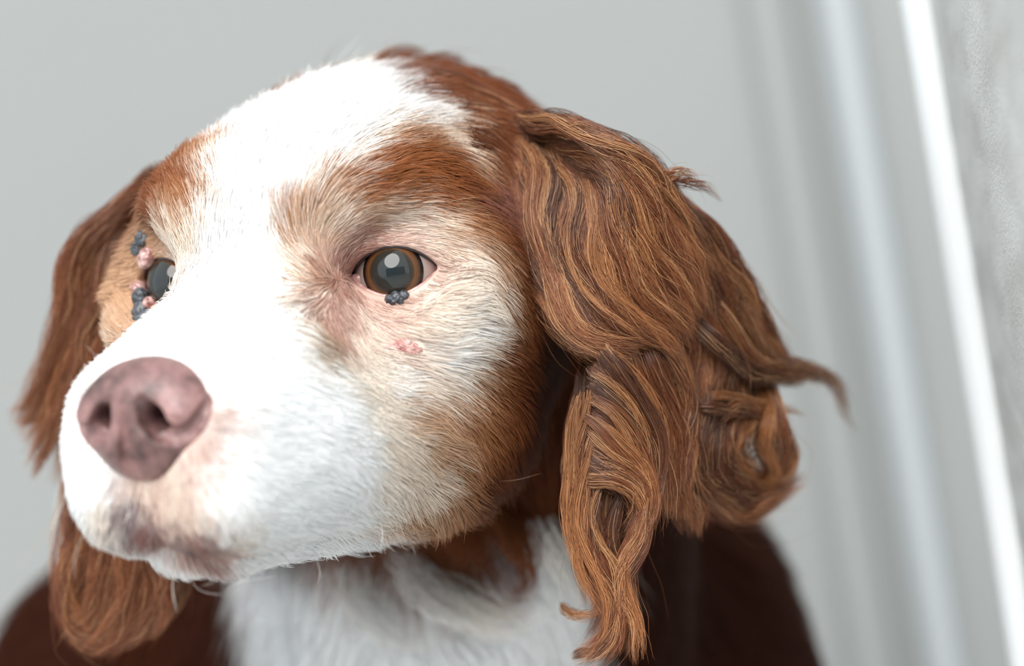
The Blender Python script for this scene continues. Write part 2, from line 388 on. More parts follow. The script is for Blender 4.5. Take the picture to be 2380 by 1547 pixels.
PAL = {'M': '87502e', 'W': 'faf9f7', 'C': 'e4d5c5', 'T': 'bb9577', 'L': '966340', 'B': '744126', 'D': '532a18', 'P': 'c8a698', 'G': '77696c', 'R': '8e6054', 'Y': '78685a'}
_cp, _cc = [], []
for t in COAT.split(';'):
    q = t.split(','); _cp.append([float(k) for k in q[:3]]); _cc.append(hexlin(PAL[q[3]]))
_cp = np.array(_cp); _cc = np.array(_cc)
def mirrored(P, V, r):
    """points of the near side repeated on the far side where the far side has none of its own"""
    mp = P * np.array([1, -1, 1.0])
    d = np.linalg.norm(mp[:, None] - P[None], axis=2).min(1)
    k = (d > r) & (np.abs(mp[:, 1]) > 6)
    return np.concatenate([P, mp[k]]), k
CP, _k = mirrored(_cp, _cc, 14.0); CC = np.concatenate([_cc, _cc[_k]])
extra = [(-60, 20, 58, 'B'), (-90, 0, 58, 'B'), (-90, 30, 45, 'B'), (-70, 45, 25, 'B'), (-80, -30, 45, 'B'), (-60, -35, 42, 'B'), (-60, 0, 58, 'B'),
         (-30, -40, 28, 'B'), (-90, 48, 0, 'B'), (-60, 52, -10, 'D'), (-60, 40, -45, 'B'), (-70, -50, 0, 'B'), (-40, -48, 10, 'B'), (-40, -48, -20, 'L'), (-50, -38, -50, 'L'),
         (20, 0, -70, 'W'), (-10, 0, -68, 'W'), (-10, 15, -66, 'W'), (40, 0, -70, 'W'), (-40, 0, -64, 'C'), (-45, 25, -60, 'B'), (-68, 40, -50, 'D'), (-65, 25, -62, 'B'), (-75, 0, -62, 'B'), (-70, -30, -60, 'B'), (48, -14, -56, 'W'), (45, -24, -45, 'W'), (30, -28, -45, 'W'), (20, -25, -60, 'W'), (52, -22, -38, 'W')]
CP = np.concatenate([CP, np.array([e[:3] for e in extra], float)]); CC = np.concatenate([CC, np.array([hexlin(PAL[e[3]]) for e in extra])])
_f = np.array([[float(k) for k in t.split(',')] for t in LIE.split(';')])
FP, _k = mirrored(_f[:, :3], _f, 14.0)
FV = np.concatenate([_f[:, 3:] / 99.0, _f[_k][:, 3:] / 99.0 * np.array([1, -1, 1.0])])
_ex = np.array([(-70, 0, 58, -1, 0, 0), (-95, 0, 50, -.9, 0, -.4), (-70, 45, 20, -.5, .1, -.85), (-70, -45, 20, -.5, -.1, -.85), (-60, 45, -30, -.5, 0, -.85), (-60, -45, -30, -.5, 0, -.85), (-40, 20, -62, -1, 0, -.3), (-40, -20, -62, -1, 0, -.3), (0, 0, -69, -1, 0, 0)], float)
FP = np.concatenate([FP, _ex[:, :3]]); FV = np.concatenate([FV, _ex[:, 3:]])

def dist2(q, P):
    q = q.astype(np.float32); P = P.astype(np.float32)
    return np.maximum((q * q).sum(1)[:, None] - 2 * q @ P.T + (P * P).sum(1)[None], 0)
def idw(Q, P, V, k=5, power=3.0, soft=2.0, near=None):
    out = np.empty((len(Q), V.shape[1]))
    for i in range(0, len(Q), 20000):
        d2 = dist2(Q[i:i + 20000], P)
        ix = np.argpartition(d2, k, axis=1)[:, :k]
        dd = np.take_along_axis(d2, ix, 1)
        w = 1.0 / (dd + soft * soft) ** (power / 2)
        out[i:i + 20000] = (V[ix] * w[..., None]).sum(1) / w.sum(1)[:, None]
        if near is not None: near[i:i + 20000] = np.sqrt(dd.min(1))
    return out

WHITE, BROWN, DARK, TRUNK = hexlin(PAL['W']), hexlin(PAL['B']), hexlin(PAL['D']), hexlin('331609')
def coat_colour(p):
    """p in head axes; the head from the table, the trunk by its bib"""
    c = head2cam(p)
    dn = np.empty(len(p)); col = idw(p, CP, CC, near=dn)
    x = (c[:, 0] + 24) + 0.10 * (c[:, 2] + 100)
    bib = np.clip((50 - np.abs(x)) / 8 + .5, 0, 1) * np.clip((-56 - c[:, 2]) / 10 + .5, 0, 1) * (c[:, 1] < 690)
    trunk = TRUNK * (1 - bib[:, None]) + WHITE * bib[:, None]
    w = np.clip((dn - 20) / 12, 0, 1)[:, None]
    return col * (1 - w) + trunk * w

# ------------------------------------------------------------------ hair
def curves_obj(name, pts, rad, cols, nrm, material, parent):
    """pts (N, K, 3) in world metres, rad (N, K) metres, cols (N, 3), nrm (N, 3)"""
    N, K = pts.shape[:2]
    cu = bpy.data.hair_curves.new(name)
    cu.add_curves([K] * N)
    cu.attributes['position'].data.foreach_set('vector', pts.reshape(-1).astype(np.float32))
    a = cu.attributes.get('radius') or cu.attributes.new('radius', 'FLOAT', 'POINT')
    a.data.foreach_set('value', rad.reshape(-1).astype(np.float32))
    a = cu.attributes.new('tint', 'FLOAT_COLOR', 'CURVE')
    a.data.foreach_set('color', np.concatenate([cols, np.ones((N, 1))], 1).reshape(-1).astype(np.float32))
    a = cu.attributes.new('skin_normal', 'FLOAT_VECTOR', 'CURVE')
    a.data.foreach_set('vector', nrm.reshape(-1).astype(np.float32))
    cu.materials.append(material)
    o = bpy.data.objects.new(name, cu); COL.objects.link(o)
    if parent:
        o.parent = parent; o.matrix_parent_inverse = world_of(parent).inverted()
    o['kind'] = 'stuff'
    return o

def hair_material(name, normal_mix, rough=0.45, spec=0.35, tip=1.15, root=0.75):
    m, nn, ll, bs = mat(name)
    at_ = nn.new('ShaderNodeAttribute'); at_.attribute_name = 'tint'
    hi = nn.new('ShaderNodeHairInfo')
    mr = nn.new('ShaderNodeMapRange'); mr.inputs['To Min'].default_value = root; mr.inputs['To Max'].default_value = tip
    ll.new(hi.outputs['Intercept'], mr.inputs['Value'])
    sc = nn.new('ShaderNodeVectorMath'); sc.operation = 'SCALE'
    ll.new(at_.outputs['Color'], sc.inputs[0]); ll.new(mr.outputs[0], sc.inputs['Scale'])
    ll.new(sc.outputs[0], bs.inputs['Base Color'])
    bs.inputs['Roughness'].default_value = rough; bs.inputs['Specular IOR Level'].default_value = spec
    if normal_mix > 0:
        an = nn.new('ShaderNodeAttribute'); an.attribute_name = 'skin_normal'
        ge = nn.new('ShaderNodeNewGeometry')
        mx = nn.new('ShaderNodeMix'); mx.data_type = 'VECTOR'; mx.inputs[0].default_value = normal_mix
        ll.new(ge.outputs['Normal'], mx.inputs[4]); ll.new(an.outputs['Vector'], mx.inputs[5])
        no = nn.new('ShaderNodeVectorMath'); no.operation = 'NORMALIZE'
        ll.new(mx.outputs[1], no.inputs[0]); ll.new(no.outputs[0], bs.inputs['Normal'])
    return m

def hairy_material(name, rough=.28, radial=.45, root=.8, tip=1.4):
    m = bpy.data.materials.new(name); m.use_nodes = True
    nn, ll = m.node_tree.nodes, m.node_tree.links
    nn.remove(nn['Principled BSDF'])
    h = nn.new('ShaderNodeBsdfHairPrincipled'); h.parametrization = 'COLOR'
    at_ = nn.new('ShaderNodeAttribute'); at_.attribute_name = 'tint'
    hi = nn.new('ShaderNodeHairInfo')
    mr = nn.new('ShaderNodeMapRange'); mr.inputs['To Min'].default_value = root; mr.inputs['To Max'].default_value = tip
    ll.new(hi.outputs['Intercept'], mr.inputs['Value'])
    sc = nn.new('ShaderNodeVectorMath'); sc.operation = 'SCALE'
    ll.new(at_.outputs['Color'], sc.inputs[0]); ll.new(mr.outputs[0], sc.inputs['Scale'])
    ll.new(sc.outputs[0], h.inputs['Color'])
    h.inputs['Roughness'].default_value = rough; h.inputs['Radial Roughness'].default_value = radial
    ll.new(h.outputs[0], nn['Material Output'].inputs['Surface'])
    return m
def fur_material(name, normal_mix=.5, thru=.3, shine=.12, rough=.3, root=.9, tip=1.1):
    """hair as diffuse fibres that let light through, with a hair highlight"""
    m = bpy.data.materials.new(name); m.use_nodes = True
    nn, ll = m.node_tree.nodes, m.node_tree.links
    nn.remove(nn['Principled BSDF'])
    at_ = nn.new('ShaderNodeAttribute'); at_.attribute_name = 'tint'
    hi = nn.new('ShaderNodeHairInfo')
    mr = nn.new('ShaderNodeMapRange'); mr.inputs['To Min'].default_value = root; mr.inputs['To Max'].default_value = tip
    ll.new(hi.outputs['Intercept'], mr.inputs['Value'])
    sc = nn.new('ShaderNodeVectorMath'); sc.operation = 'SCALE'
    ll.new(at_.outputs['Color'], sc.inputs[0]); ll.new(mr.outputs[0], sc.inputs['Scale'])
    df = nn.new('ShaderNodeBsdfDiffuse'); tr = nn.new('ShaderNodeBsdfTranslucent'); hb = nn.new('ShaderNodeBsdfHair')
    hb.component = 'Reflection'; hb.inputs['RoughnessU'].default_value = rough; hb.inputs['RoughnessV'].default_value = 1.0
    hb.inputs['Color'].default_value = (.9, .9, .9, 1)
    ll.new(sc.outputs[0], df.inputs['Color']); ll.new(sc.outputs[0], tr.inputs['Color'])
    an = nn.new('ShaderNodeAttribute'); an.attribute_name = 'skin_normal'
    ge = nn.new('ShaderNodeNewGeometry')
    mx = nn.new('ShaderNodeMix'); mx.data_type = 'VECTOR'; mx.inputs[0].default_value = normal_mix
    ll.new(ge.outputs['Normal'], mx.inputs[4]); ll.new(an.outputs['Vector'], mx.inputs[5])
    no = nn.new('ShaderNodeVectorMath'); no.operation = 'NORMALIZE'
    ll.new(mx.outputs[1], no.inputs[0]); ll.new(no.outputs[0], df.inputs['Normal'])
    m1 = nn.new('ShaderNodeMixShader'); m1.inputs[0].default_value = thru
    ll.new(df.outputs[0], m1.inputs[1]); ll.new(tr.outputs[0], m1.inputs[2])
    m2 = nn.new('ShaderNodeMixShader'); m2.inputs[0].default_value = shine
    ll.new(m1.outputs[0], m2.inputs[1]); ll.new(hb.outputs[0], m2.inputs[2])
    ll.new(m2.outputs[0], nn['Material Output'].inputs['Surface'])
    return m

def noise3(p, scale, seed):
    """cheap smooth pseudo noise: sum of sines with random directions, about -1..1"""
    r = np.random.default_rng(seed)
    out = np.zeros(len(p))
    for _ in range(6):
        k = r.normal(size=3); k /= np.linalg.norm(k)
        out += np.sin((p @ k) / scale * 2 * math.pi * r.uniform(.6, 1.6) + r.uniform(0, 6.28))
    return out / 3.2

def rot_about(v, n, a):
    """rotate vectors v about unit normals n by angles a"""
    ca, sa = np.cos(a)[:, None], np.sin(a)[:, None]
    return v * ca + np.cross(n, v) * sa


# ------------------------------------------------------------------ dog
dog = bpy.data.objects.new('spaniel_dog', None); COL.objects.link(dog)
dog['label'] = 'brown and white spaniel dog with long wavy ears'; dog['category'] = 'dog'
dog.location = (0, 0.7, 0)

fs = graded((-460, -130, 8), (-130, -25, 1.7), (-25, 4, 0.7), (4, 72, 1.3))
ss_ = graded((-260, -76, 8), (-76, -46, 1.7), (-46, -20, 0.7), (-20, 20, 1.3), (20, 46, 0.7), (46, 76, 1.7), (76, 260, 8))
us = graded((-480, -80, 8), (-80, -9, 1.4), (-9, 9, 0.6), (9, 76, 1.5), (76, 90, 4))
HV, HFc = surface_nets(fs, ss_, us, dog_sdf)
HV = HV.astype(np.float32)
HVC = coat_colour(HV)
HN_ = dog_grad(HV).astype(float)

m_skin, nn, ll, bs = mat('dog_skin')
va = nn.new('ShaderNodeAttribute'); va.attribute_name = 'tint'
ll.new(va.outputs['Color'], bs.inputs['Base Color']); bs.inputs['Roughness'].default_value = .9; bs.inputs['Specular IOR Level'].default_value = .03
body = mesh_obj('body', head2world(HV), HFc, m_skin, dog)
ca = body.data.attributes.new('tint', 'FLOAT_COLOR', 'POINT')
ca.data.foreach_set('color', np.concatenate([HVC, np.ones((len(HVC), 1))], 1).reshape(-1).astype(np.float32))

# --- eyes
import bmesh
IRIS_R, PUPIL_R = 7.2, 5.3
def eye_mat(name, stops, scale, rough=0.03):
    m, nn, ll, bs = mat(name)
    tc = nn.new('ShaderNodeAttribute'); tc.attribute_name = 'rad'
    rp = nn.new('ShaderNodeValToRGB')
    el = rp.color_ramp.elements
    el[0].position, el[0].color = stops[0][0], (*hexlin(stops[0][1]), 1)
    el[1].position, el[1].color = stops[-1][0], (*hexlin(stops[-1][1]), 1)
    for p_, c_ in stops[1:-1]:
        e = el.new(p_); e.color = (*hexlin(c_), 1)
    nz = nn.new('ShaderNodeTexNoise'); nz.inputs['Scale'].default_value = scale; nz.inputs['Detail'].default_value = 4
    ad = nn.new('ShaderNodeMath'); ad.operation = 'MULTIPLY_ADD'; ad.inputs[1].default_value = .05
    ll.new(nz.outputs['Fac'], ad.inputs[0]); ll.new(tc.outputs['Fac'], ad.inputs[2])
    ll.new(ad.outputs[0], rp.inputs['Fac']); ll.new(rp.outputs[0], bs.inputs['Base Color'])
    bs.inputs['Roughness'].default_value = .5; bs.inputs['Specular IOR Level'].default_value = 0
    bs.inputs['Coat Weight'].default_value = 1.0; bs.inputs['Coat Roughness'].default_value = rough; bs.inputs['Coat IOR'].default_value = 1.5
    return m
m_sclera = eye_mat('sclera', [(0, '3a2a26'), (.55, '3a2a26'), (.60, '95867f'), (.72, '9a8078'), (1, '95655e')], 300)
m_iris = eye_mat('iris', [(0, '3a2a20'), (.70, '4a3220'), (.80, '603c20'), (.89, '4e301a'), (.95, '120c0a'), (1, '0a0707')], 900)
m_pupil = eye_mat('pupil', [(0, '1f2528'), (.7, '272825'), (.93, '2a251f'), (1, '3e2d1b')], 500)
def bulge(rho): return 1.5 * np.maximum(1 - (rho / (IRIS_R + .3)) ** 2, 0)
def eye_cap(rmax, lift, n=48, m=16):
    v = [(0, 0, EYE_R + bulge(np.array(0.0)) + lift)]; rad = [0.0]
    for i in range(1, m + 1):
        rho = rmax * i / m
        z = math.sqrt(EYE_R ** 2 - min(rho, EYE_R) ** 2) + float(bulge(np.array(rho))) + lift
        for k in range(n):
            t = 2 * math.pi * k / n
            v.append((rho * math.cos(t), rho * math.sin(t), z)); rad.append(i / m)
    f = [(0, 1 + k, 1 + (k + 1) % n) for k in range(n)]
    for i in range(m - 1):
        for k in range(n):
            a0, b0 = 1 + i * n + k, 1 + i * n + (k + 1) % n
            f.append((a0, a0 + n, b0 + n, b0))
    return np.array(v), f, rad
def put_rad(o, rad):
    a = o.data.attributes.new('rad', 'FLOAT', 'POINT'); a.data.foreach_set('value', np.array(rad, np.float32))
for side, (c, g, x, y) in EYES.items():
    # looking direction: the gaze, turned a little towards the camera side
    gz = g / np.linalg.norm(g)
    xx = np.cross(np.array([0, 0, 1.0]), gz); xx /= np.linalg.norm(xx); yy = np.cross(gz, xx)
    R3 = np.stack([xx, yy, gz])
    place = lambda v: head2world(v @ R3 + c)
    bm = bmesh.new(); bmesh.ops.create_uvsphere(bm, u_segments=64, v_segments=48, radius=EYE_R)
    v = np.array([q.co for q in bm.verts]); f = [[q.index for q in ff.verts] for ff in bm.faces]
    eye = mesh_obj('eye', place(v), f, m_sclera, dog)
    put_rad(eye, np.where(v[:, 2] > 0, np.hypot(v[:, 0], v[:, 1]) / 12.6, 1.0))
    v, f, rd = eye_cap(IRIS_R, 0.04); ir = mesh_obj('iris', place(v), f, m_iris, eye); put_rad(ir, rd)
    v, f, rd = eye_cap(PUPIL_R, 0.09); pu = mesh_obj('pupil', place(v), f, m_pupil, eye); put_rad(pu, rd)

# --- nose
NV, NF = surface_nets(graded((36, 64, 0.4)), graded((-22, 16, 0.4)), graded((-49, -16, 0.4)), nose_sdf)
m_nose, nn, ll, bs = mat('nose_leather')

tc = nn.new('ShaderNodeTexCoord')
nz = nn.new('ShaderNodeTexNoise'); nz.inputs['Scale'].default_value = 110; nz.inputs['Detail'].default_value = 5; nz.inputs['Roughness'].default_value = .6
ll.new(tc.outputs['Object'], nz.inputs['Vector'])
rp = nn.new('ShaderNodeValToRGB'); el = rp.color_ramp.elements
el[0].position, el[0].color = .36, (*hexlin('47332f'), 1); el[1].position, el[1].color = .66, (*hexlin('9a746f'), 1)
e = el.new(.50); e.color = (*hexlin('7a5956'), 1)
ll.new(nz.outputs['Fac'], rp.inputs['Fac']); ll.new(rp.outputs[0], bs.inputs['Base Color'])
vo = nn.new('ShaderNodeTexVoronoi'); vo.inputs['Scale'].default_value = 1300; ll.new(tc.outputs['Object'], vo.inputs['Vector'])
bp = nn.new('ShaderNodeBump'); bp.inputs['Strength'].default_value = .35; bp.inputs['Distance'].default_value = .0004
ll.new(vo.outputs['Distance'], bp.inputs['Height']); ll.new(bp.outputs[0], bs.inputs['Normal'])
bs.inputs['Roughness'].default_value = .38
nose = mesh_obj('nose', head2world(NV), NF, m_nose, dog)

# --- short coat
def surface_sample(V, F, n, weight, r, N=None):
    T = np.concatenate([F[:, [0, 1, 2]], F[:, [0, 2, 3]]])
    a, b, c = V[T[:, 0]], V[T[:, 1]], V[T[:, 2]]
    ar = np.linalg.norm(np.cross(b - a, c - a), axis=1) * 0.5
    w = ar * weight((a + b + c) / 3)
    cdf = np.cumsum(w); k = np.searchsorted(cdf, r.random(n) * cdf[-1])
    k = np.minimum(k, len(T) - 1)
    u, v = r.random(n), r.random(n); m = u + v > 1; u[m], v[m] = 1 - u[m], 1 - v[m]
    u, v = u[:, None], v[:, None]
    nn_ = N[T[k, 0]] * (1 - u - v) + N[T[k, 1]] * u + N[T[k, 2]] * v
    return a[k] + (b[k] - a[k]) * u + (c[k] - a[k]) * v, nn_ / np.linalg.norm(nn_, axis=1, keepdims=True)

CAMH = cam2head(np.zeros(3))
def eye_clear(p):
    """distance outside the lid openings (mm), both eyes"""
    out = np.full(len(p), 99.0)
    for side, (c, g, x, y) in EYES.items():
        q = p - c
        ez = q @ g
        d = almond(q @ x, q @ y)
        out = np.where((ez > 0) & (np.linalg.norm(q, axis=1) < EYE_R + 8), np.minimum(out, d), out)
    return out
def head_weight(c):
    cc = head2cam(c)
    w = np.ones(len(c))
    n = c - np.array([-25, 0, -10]); v = CAMH - c
    facing = (n * v).sum(1) / (np.linalg.norm(n, axis=1) * np.linalg.norm(v, axis=1))
    w *= np.where(facing < -0.5, 0.12, 1.0)
    w *= np.where(c[:, 0] < -112, 0.0, 1.0) * np.where(c[:, 2] < -76, 0.0, 1.0)
    w *= np.where(head_sdf(c.astype(np.float32)) > 2.5, 0.15, 1.0)
    w *= np.where(nose_sdf(c.astype(np.float32)) < -0.3, 0.0, 1.0)
    w *= np.where(eye_clear(c) < 0.6, 0.0, 1.0)
    w *= np.where(np.linalg.norm((c - np.array([4.7, 36.6, -17.6])) / np.array([4.2, 4.2, 2.0]), axis=1) < 1, 0.05, 1.0)
    return w

def grow(p, n, t, length, lift0, lift1, K, bend=0.0):
    """strands leaving roots p along tangents t, lifted off the normal n"""
    pts = np.empty((len(p), K, 3)); pts[:, 0] = p
    st = (length / (K - 1))[:, None]
    for j in range(1, K):
        a = lift0 + (lift1 - lift0) * ((j - 1) / max(1, K - 2))
        d = t * np.cos(a)[:, None] + n * np.sin(a)[:, None]
        pts[:, j] = pts[:, j - 1] + d * st
    return pts

def clump(pts, root, size, amount, r):
    """draw the outer half of each strand towards its clump"""
    q = np.floor((root + r.normal(size=root.shape) * size * .25) / size).astype(np.int64)
    key = ((q[:, 0] + 4096) * 8192 + q[:, 1] + 4096) * 8192 + q[:, 2] + 4096
    _, inv = np.unique(key, return_inverse=True)
    cnt = np.bincount(inv).astype(float)
    cen = np.stack([np.bincount(inv, pts[:, j, k]) / cnt for j in range(pts.shape[1]) for k in range(3)], 1).reshape(-1, pts.shape[1], 3)
    for j in range(1, pts.shape[1]):
        w = amount * (j / (pts.shape[1] - 1)) ** 1.3
        pts[:, j] += (cen[inv, j] - pts[:, j]) * (w if np.isscalar(w) else w[:, None])
    return inv

def short_coat(n, r):
    p, nr = surface_sample(HV, HFc, n, head_weight, r, HN_)
    t = idw(p, FP, FV, k=5, power=3, soft=4)
    t -= nr * (t * nr).sum(1)[:, None]
    t /= np.maximum(np.linalg.norm(t, axis=1, keepdims=True), 1e-6)
    ang = (0.22 * noise3(p, 16, 3) + 0.16 * noise3(p, 6, 4)) * np.interp(p[:, 0], [0, 40], [1, .5]) + r.normal(size=n) * 0.12
    t = rot_about(t, nr, ang)
    f = p[:, 0]
    L = np.interp(f, [-110, -60, -30, 0, 20, 45, 60], [20, 15, 10.5, 8.0, 6.0, 4.2, 3.2])
    # short around the eyes
    de = np.minimum(np.linalg.norm(p - (EYES[1][0] + EYES[1][1] * 12), axis=1), np.linalg.norm(p - (EYES[-1][0] + EYES[-1][1] * 12), axis=1))
    L *= np.clip(0.32 + (de - 8) / 22, 0.3, 1.0)
    low = np.clip((-25 - p[:, 2]) / 30, 0, 1) * np.clip((10 - f) / 20, 0, 1)
    L *= 1 + 0.5 * low
    L *= r.uniform(.7, 1.2, n)
    lift0 = np.interp(p[:, 0], [-40, 5], [.34, .22]) + 0.12 * r.normal(size=n) + 0.1 * noise3(p, 9, 8); lift1 = lift0 - np.interp(p[:, 0], [-40, 5], [.36, .27])
    pts = grow(p, nr, t, L, lift0, lift1, 5)
    inv = clump(pts, p, 1.7, 0.38, r)
    jit = r.normal(size=(inv.max() + 1, 3)) * 1.5
    col = coat_colour(p + jit[inv] + r.normal(size=p.shape) * 1.1)
    col *= (1 + 0.10 * r.normal(size=n) + 0.05 * noise3(p, 4, 5))[:, None].clip(.5, 1.35)
    rad = np.full((n, 5), .075) * np.array([1, 1, .85, .6, .2])
    return pts, rad, np.clip(col, 0, .95), nr
HN = 240000
pts, rad, cols, nr = short_coat(HN, rng)
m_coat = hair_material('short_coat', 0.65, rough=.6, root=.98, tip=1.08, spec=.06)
dirw = lambda v: (v @ HM) @ np.array([[cr, 0, -sr], [0, 1, 0], [sr, 0, cr]])
coat = curves_obj('coat', head2world(pts), rad * .001, cols, dirw(nr), m_coat, dog)
#EARS

# --- long hair: locks along guide lines (camera-aligned axes, mm)
def catmull(P, K):
    P = np.asarray(P, float)
    Q = np.concatenate([[2 * P[0] - P[1]], P, [2 * P[-1] - P[-2]]])
    seg = np.linalg.norm(np.diff(P, axis=0), axis=1); cum = np.concatenate([[0], np.cumsum(seg)]) / seg.sum()
    t = np.linspace(0, 1, K)
    i = np.clip(np.searchsorted(cum, t, side='right') - 1, 0, len(P) - 2)
    u = ((t - cum[i]) / (cum[i + 1] - cum[i]))[:, None]
    a, b, c, d = Q[i], Q[i + 1], Q[i + 2], Q[i + 3]
    return 0.5 * (2 * b + (c - a) * u + (2 * a - 5 * b + 4 * c - d) * u ** 2 + (3 * b - 3 * c + d - a) * u ** 3)

class Locks:
    def __init__(self, K=12):
        self.K = K; self.p = []; self.r = []; self.c = []; self.n = []
    def add(self, G, radius, n, colour, r, wave=1.0, spread=0.3, rad=0.06, flat=0.6, frizz=1.0, ends=(.72, 1.0), light=0.12, starts=0.12):
        K = self.K
        C = catmull(G, 40)
        T = np.gradient(C, axis=0); T /= np.linalg.norm(T, axis=1, keepdims=True)
        view = C[20] / np.linalg.norm(C[20])
        S = np.cross(T, view); S /= np.maximum(np.linalg.norm(S, axis=1, keepdims=True), 1e-6)
        D = np.cross(S, T)
        rr = np.sqrt(r.random(n)); th = r.random(n) * 2 * math.pi
        ox, oy = rr * np.cos(th), rr * np.sin(th) * flat
        t0 = r.random(n) * starts; t1 = r.uniform(ends[0], ends[1], n)
        tt = t0[:, None] + (t1 - t0)[:, None] * np.linspace(0, 1, K)[None]
        x = tt * 39; i = np.clip(x.astype(int), 0, 38); u = (x - i)[..., None]
        P = C[i] * (1 - u) + C[i + 1] * u
        Sv = S[i]; Dv = D[i]
        prof = np.interp(tt, [0, .15, .5, .85, 1], [.45, .9, 1, .6, spread])
        L = np.linalg.norm(np.diff(C, axis=0), axis=1).sum()
        ph = r.uniform(0, 6.28); fr = L / r.uniform(22, 34)
        k1 = r.normal(size=(n, 2)) * .35; f2 = L / r.uniform(9, 22, n)[:, None]; p2 = r.uniform(0, 6.28, (n, 2))
        wv = wave * .6 * np.sin(tt * fr * 6.28 + ph + k1[:, :1])
        w2 = frizz * .42 * np.sin(tt * f2 * 6.28 + p2[:, :1]) * tt
        w3 = frizz * .42 * np.sin(tt * f2 * 6.0 + p2[:, 1:]) * tt
        stray = (r.random(n) < .05)[:, None] * r.normal(size=(n, 1)) * radius * 1.3 * tt ** 2
        a = ox[:, None] * radius * prof + wv + w2 + stray
        b = oy[:, None] * radius * prof + w3
        P = P + Sv * a[..., None] + Dv * b[..., None]
        col = np.repeat(np.asarray(colour)[None], n, 0) * (1 + .14 * r.normal(size=(n, 1))).clip(.6, 1.5)
        lm = r.random(n) < light
        col[lm] = col[lm] * .45 + LIGHT * .55
        taper = np.interp(np.linspace(0, 1, K), [0, .7, 1], [1, .9, .15])
        nrm = S[i[:, K // 2]] * ox[:, None] * .8 - view * 1.0 + np.array([0, 0, .25])
        nrm /= np.linalg.norm(nrm, axis=1, keepdims=True)
        self.p.append(P); self.r.append(rad * r.uniform(.7, 1.3, n)[:, None] * taper[None]); self.c.append(col); self.n.append(nrm)
    def build(self, name, material, parent):
        R3 = np.array([[cr, 0, -sr], [0, 1, 0], [sr, 0, cr]])
        return curves_obj(name, cam2world(np.concatenate(self.p)), np.concatenate(self.r) * .001, np.clip(np.concatenate(self.c), 0, .95), np.concatenate(self.n) @ R3, material, parent)
LIGHT = hexlin('c0946a')
EARC = [hexlin(h) for h in ('693a20', '784527', '4e2916', '8b5833', '5f331b', '714024')]

def guides(text, depth):
    out = []
    for ln in text.strip().splitlines():
        pts = [[float(k) for k in q.split(',')] for q in ln.split()]
        G = []
        for k, q in enumerate(pts):
            d = q[2] if len(q) > 2 else depth(q[0], q[1], k / (len(pts) - 1))
            G.append(at(q[0], q[1], d))
        out.append(np.array(G))
    return out
def blend(A, B, w, K=12):
    return catmull(A, K) * (1 - w) + catmull(B, K) * w

def patch(name, rows, thick, material, parent, nu=28, nv=40):
    R = np.array([catmull([at(*q) for q in row], nu) for row in rows])
    G = np.stack([catmull(R[:, k], nv) for k in range(nu)], 1)
    du = np.gradient(G, axis=1); dv = np.gradient(G, axis=0)
    N = np.cross(du, dv); N /= np.linalg.norm(N, axis=2, keepdims=True)
    e = np.minimum(np.minimum(np.arange(nu), np.arange(nu)[::-1])[None] / 4, np.minimum(np.arange(nv) + 4, np.arange(nv)[::-1])[:, None] / 4).clip(0, 1) ** .5
    h = (thick / 2 * e)[..., None]
    V = np.concatenate([(G + N * h).reshape(-1, 3), (G - N * h).reshape(-1, 3)])
    I = np.arange(nu * nv).reshape(nv, nu)
    f = [(I[a, b], I[a, b + 1], I[a + 1, b + 1], I[a + 1, b]) for a in range(nv - 1) for b in range(nu - 1)]
    f += [tuple(k + nu * nv for k in q[::-1]) for q in f]
    rim = list(I[0]) + list(I[1:, -1]) + list(I[-1, -2::-1]) + list(I[-2:0:-1, 0])
    for a, b in zip(rim, rim[1:] + rim[:1]): f.append((b, a, a + nu * nv, b + nu * nv))
    return mesh_obj(name, cam2world(V), f, material, parent)

m_earskin, nn, ll, bs = mat('ear_leather'); bs.inputs['Specular IOR Level'].default_value = .05; bs.inputs['Base Color'].default_value = (*hexlin('5a2f1a'), 1); bs.inputs['Roughness'].default_value = .7

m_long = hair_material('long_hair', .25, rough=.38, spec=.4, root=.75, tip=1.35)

# near ear ------------------------------------------------------------
near_rows = [
    [(1195, 300, 497), (1270, 290, 505), (1345, 318, 520), (1410, 360, 540)],
    [(1225, 420, 488), (1330, 400, 486), (1450, 430, 502), (1550, 480, 530)],
    [(1270, 580, 480), (1400, 560, 472), (1530, 590, 486), (1630, 640, 520)],
    [(1340, 760, 478), (1450, 760, 470), (1590, 780, 486), (1700, 800, 520)],
    [(1395, 900, 480), (1480, 920, 476), (1600, 930, 492), (1710, 930, 522)],
    [(1400, 1040, 484), (1470, 1060, 480), (1570, 1060, 496), (1660, 1040, 522)]]
near_ear = patch('ear', near_rows, 4.0, m_earskin, dog)
def dn_(px, py, t): return 463 + ((px - 1420) / 100) ** 2 * 3.0 + 14 * max(0, .25 - t) / .25 + (6 if py > 1000 else 0)
TOP = guides("""
1175,300 1205,400 1225,520 1240,630 1285,730 1340,790 1420,845
1205,320 1235,420 1240,520 1258,620 1305,720 1365,790 1470,835
1235,330 1275,420 1272,520 1295,620 1335,705 1395,775 1510,800
1270,340 1325,430 1322,540 1340,625 1385,705 1455,765 1555,805
1300,345 1370,440 1375,550 1398,640 1448,712 1518,765 1575,835
1320,345 1425,440 1448,560 1488,650 1558,722 1612,795
1290,330 1400,375 1475,470 1515,560 1585,660 1630,750
1260,310 1380,340 1480,400 1550,500 1595,600 1650,690
1230,285 1350,315 1460,360 1540,440 1600,530 1660,610
1200,265 1310,295 1420,335 1500,380 1570,450 1630,530""", dn_)
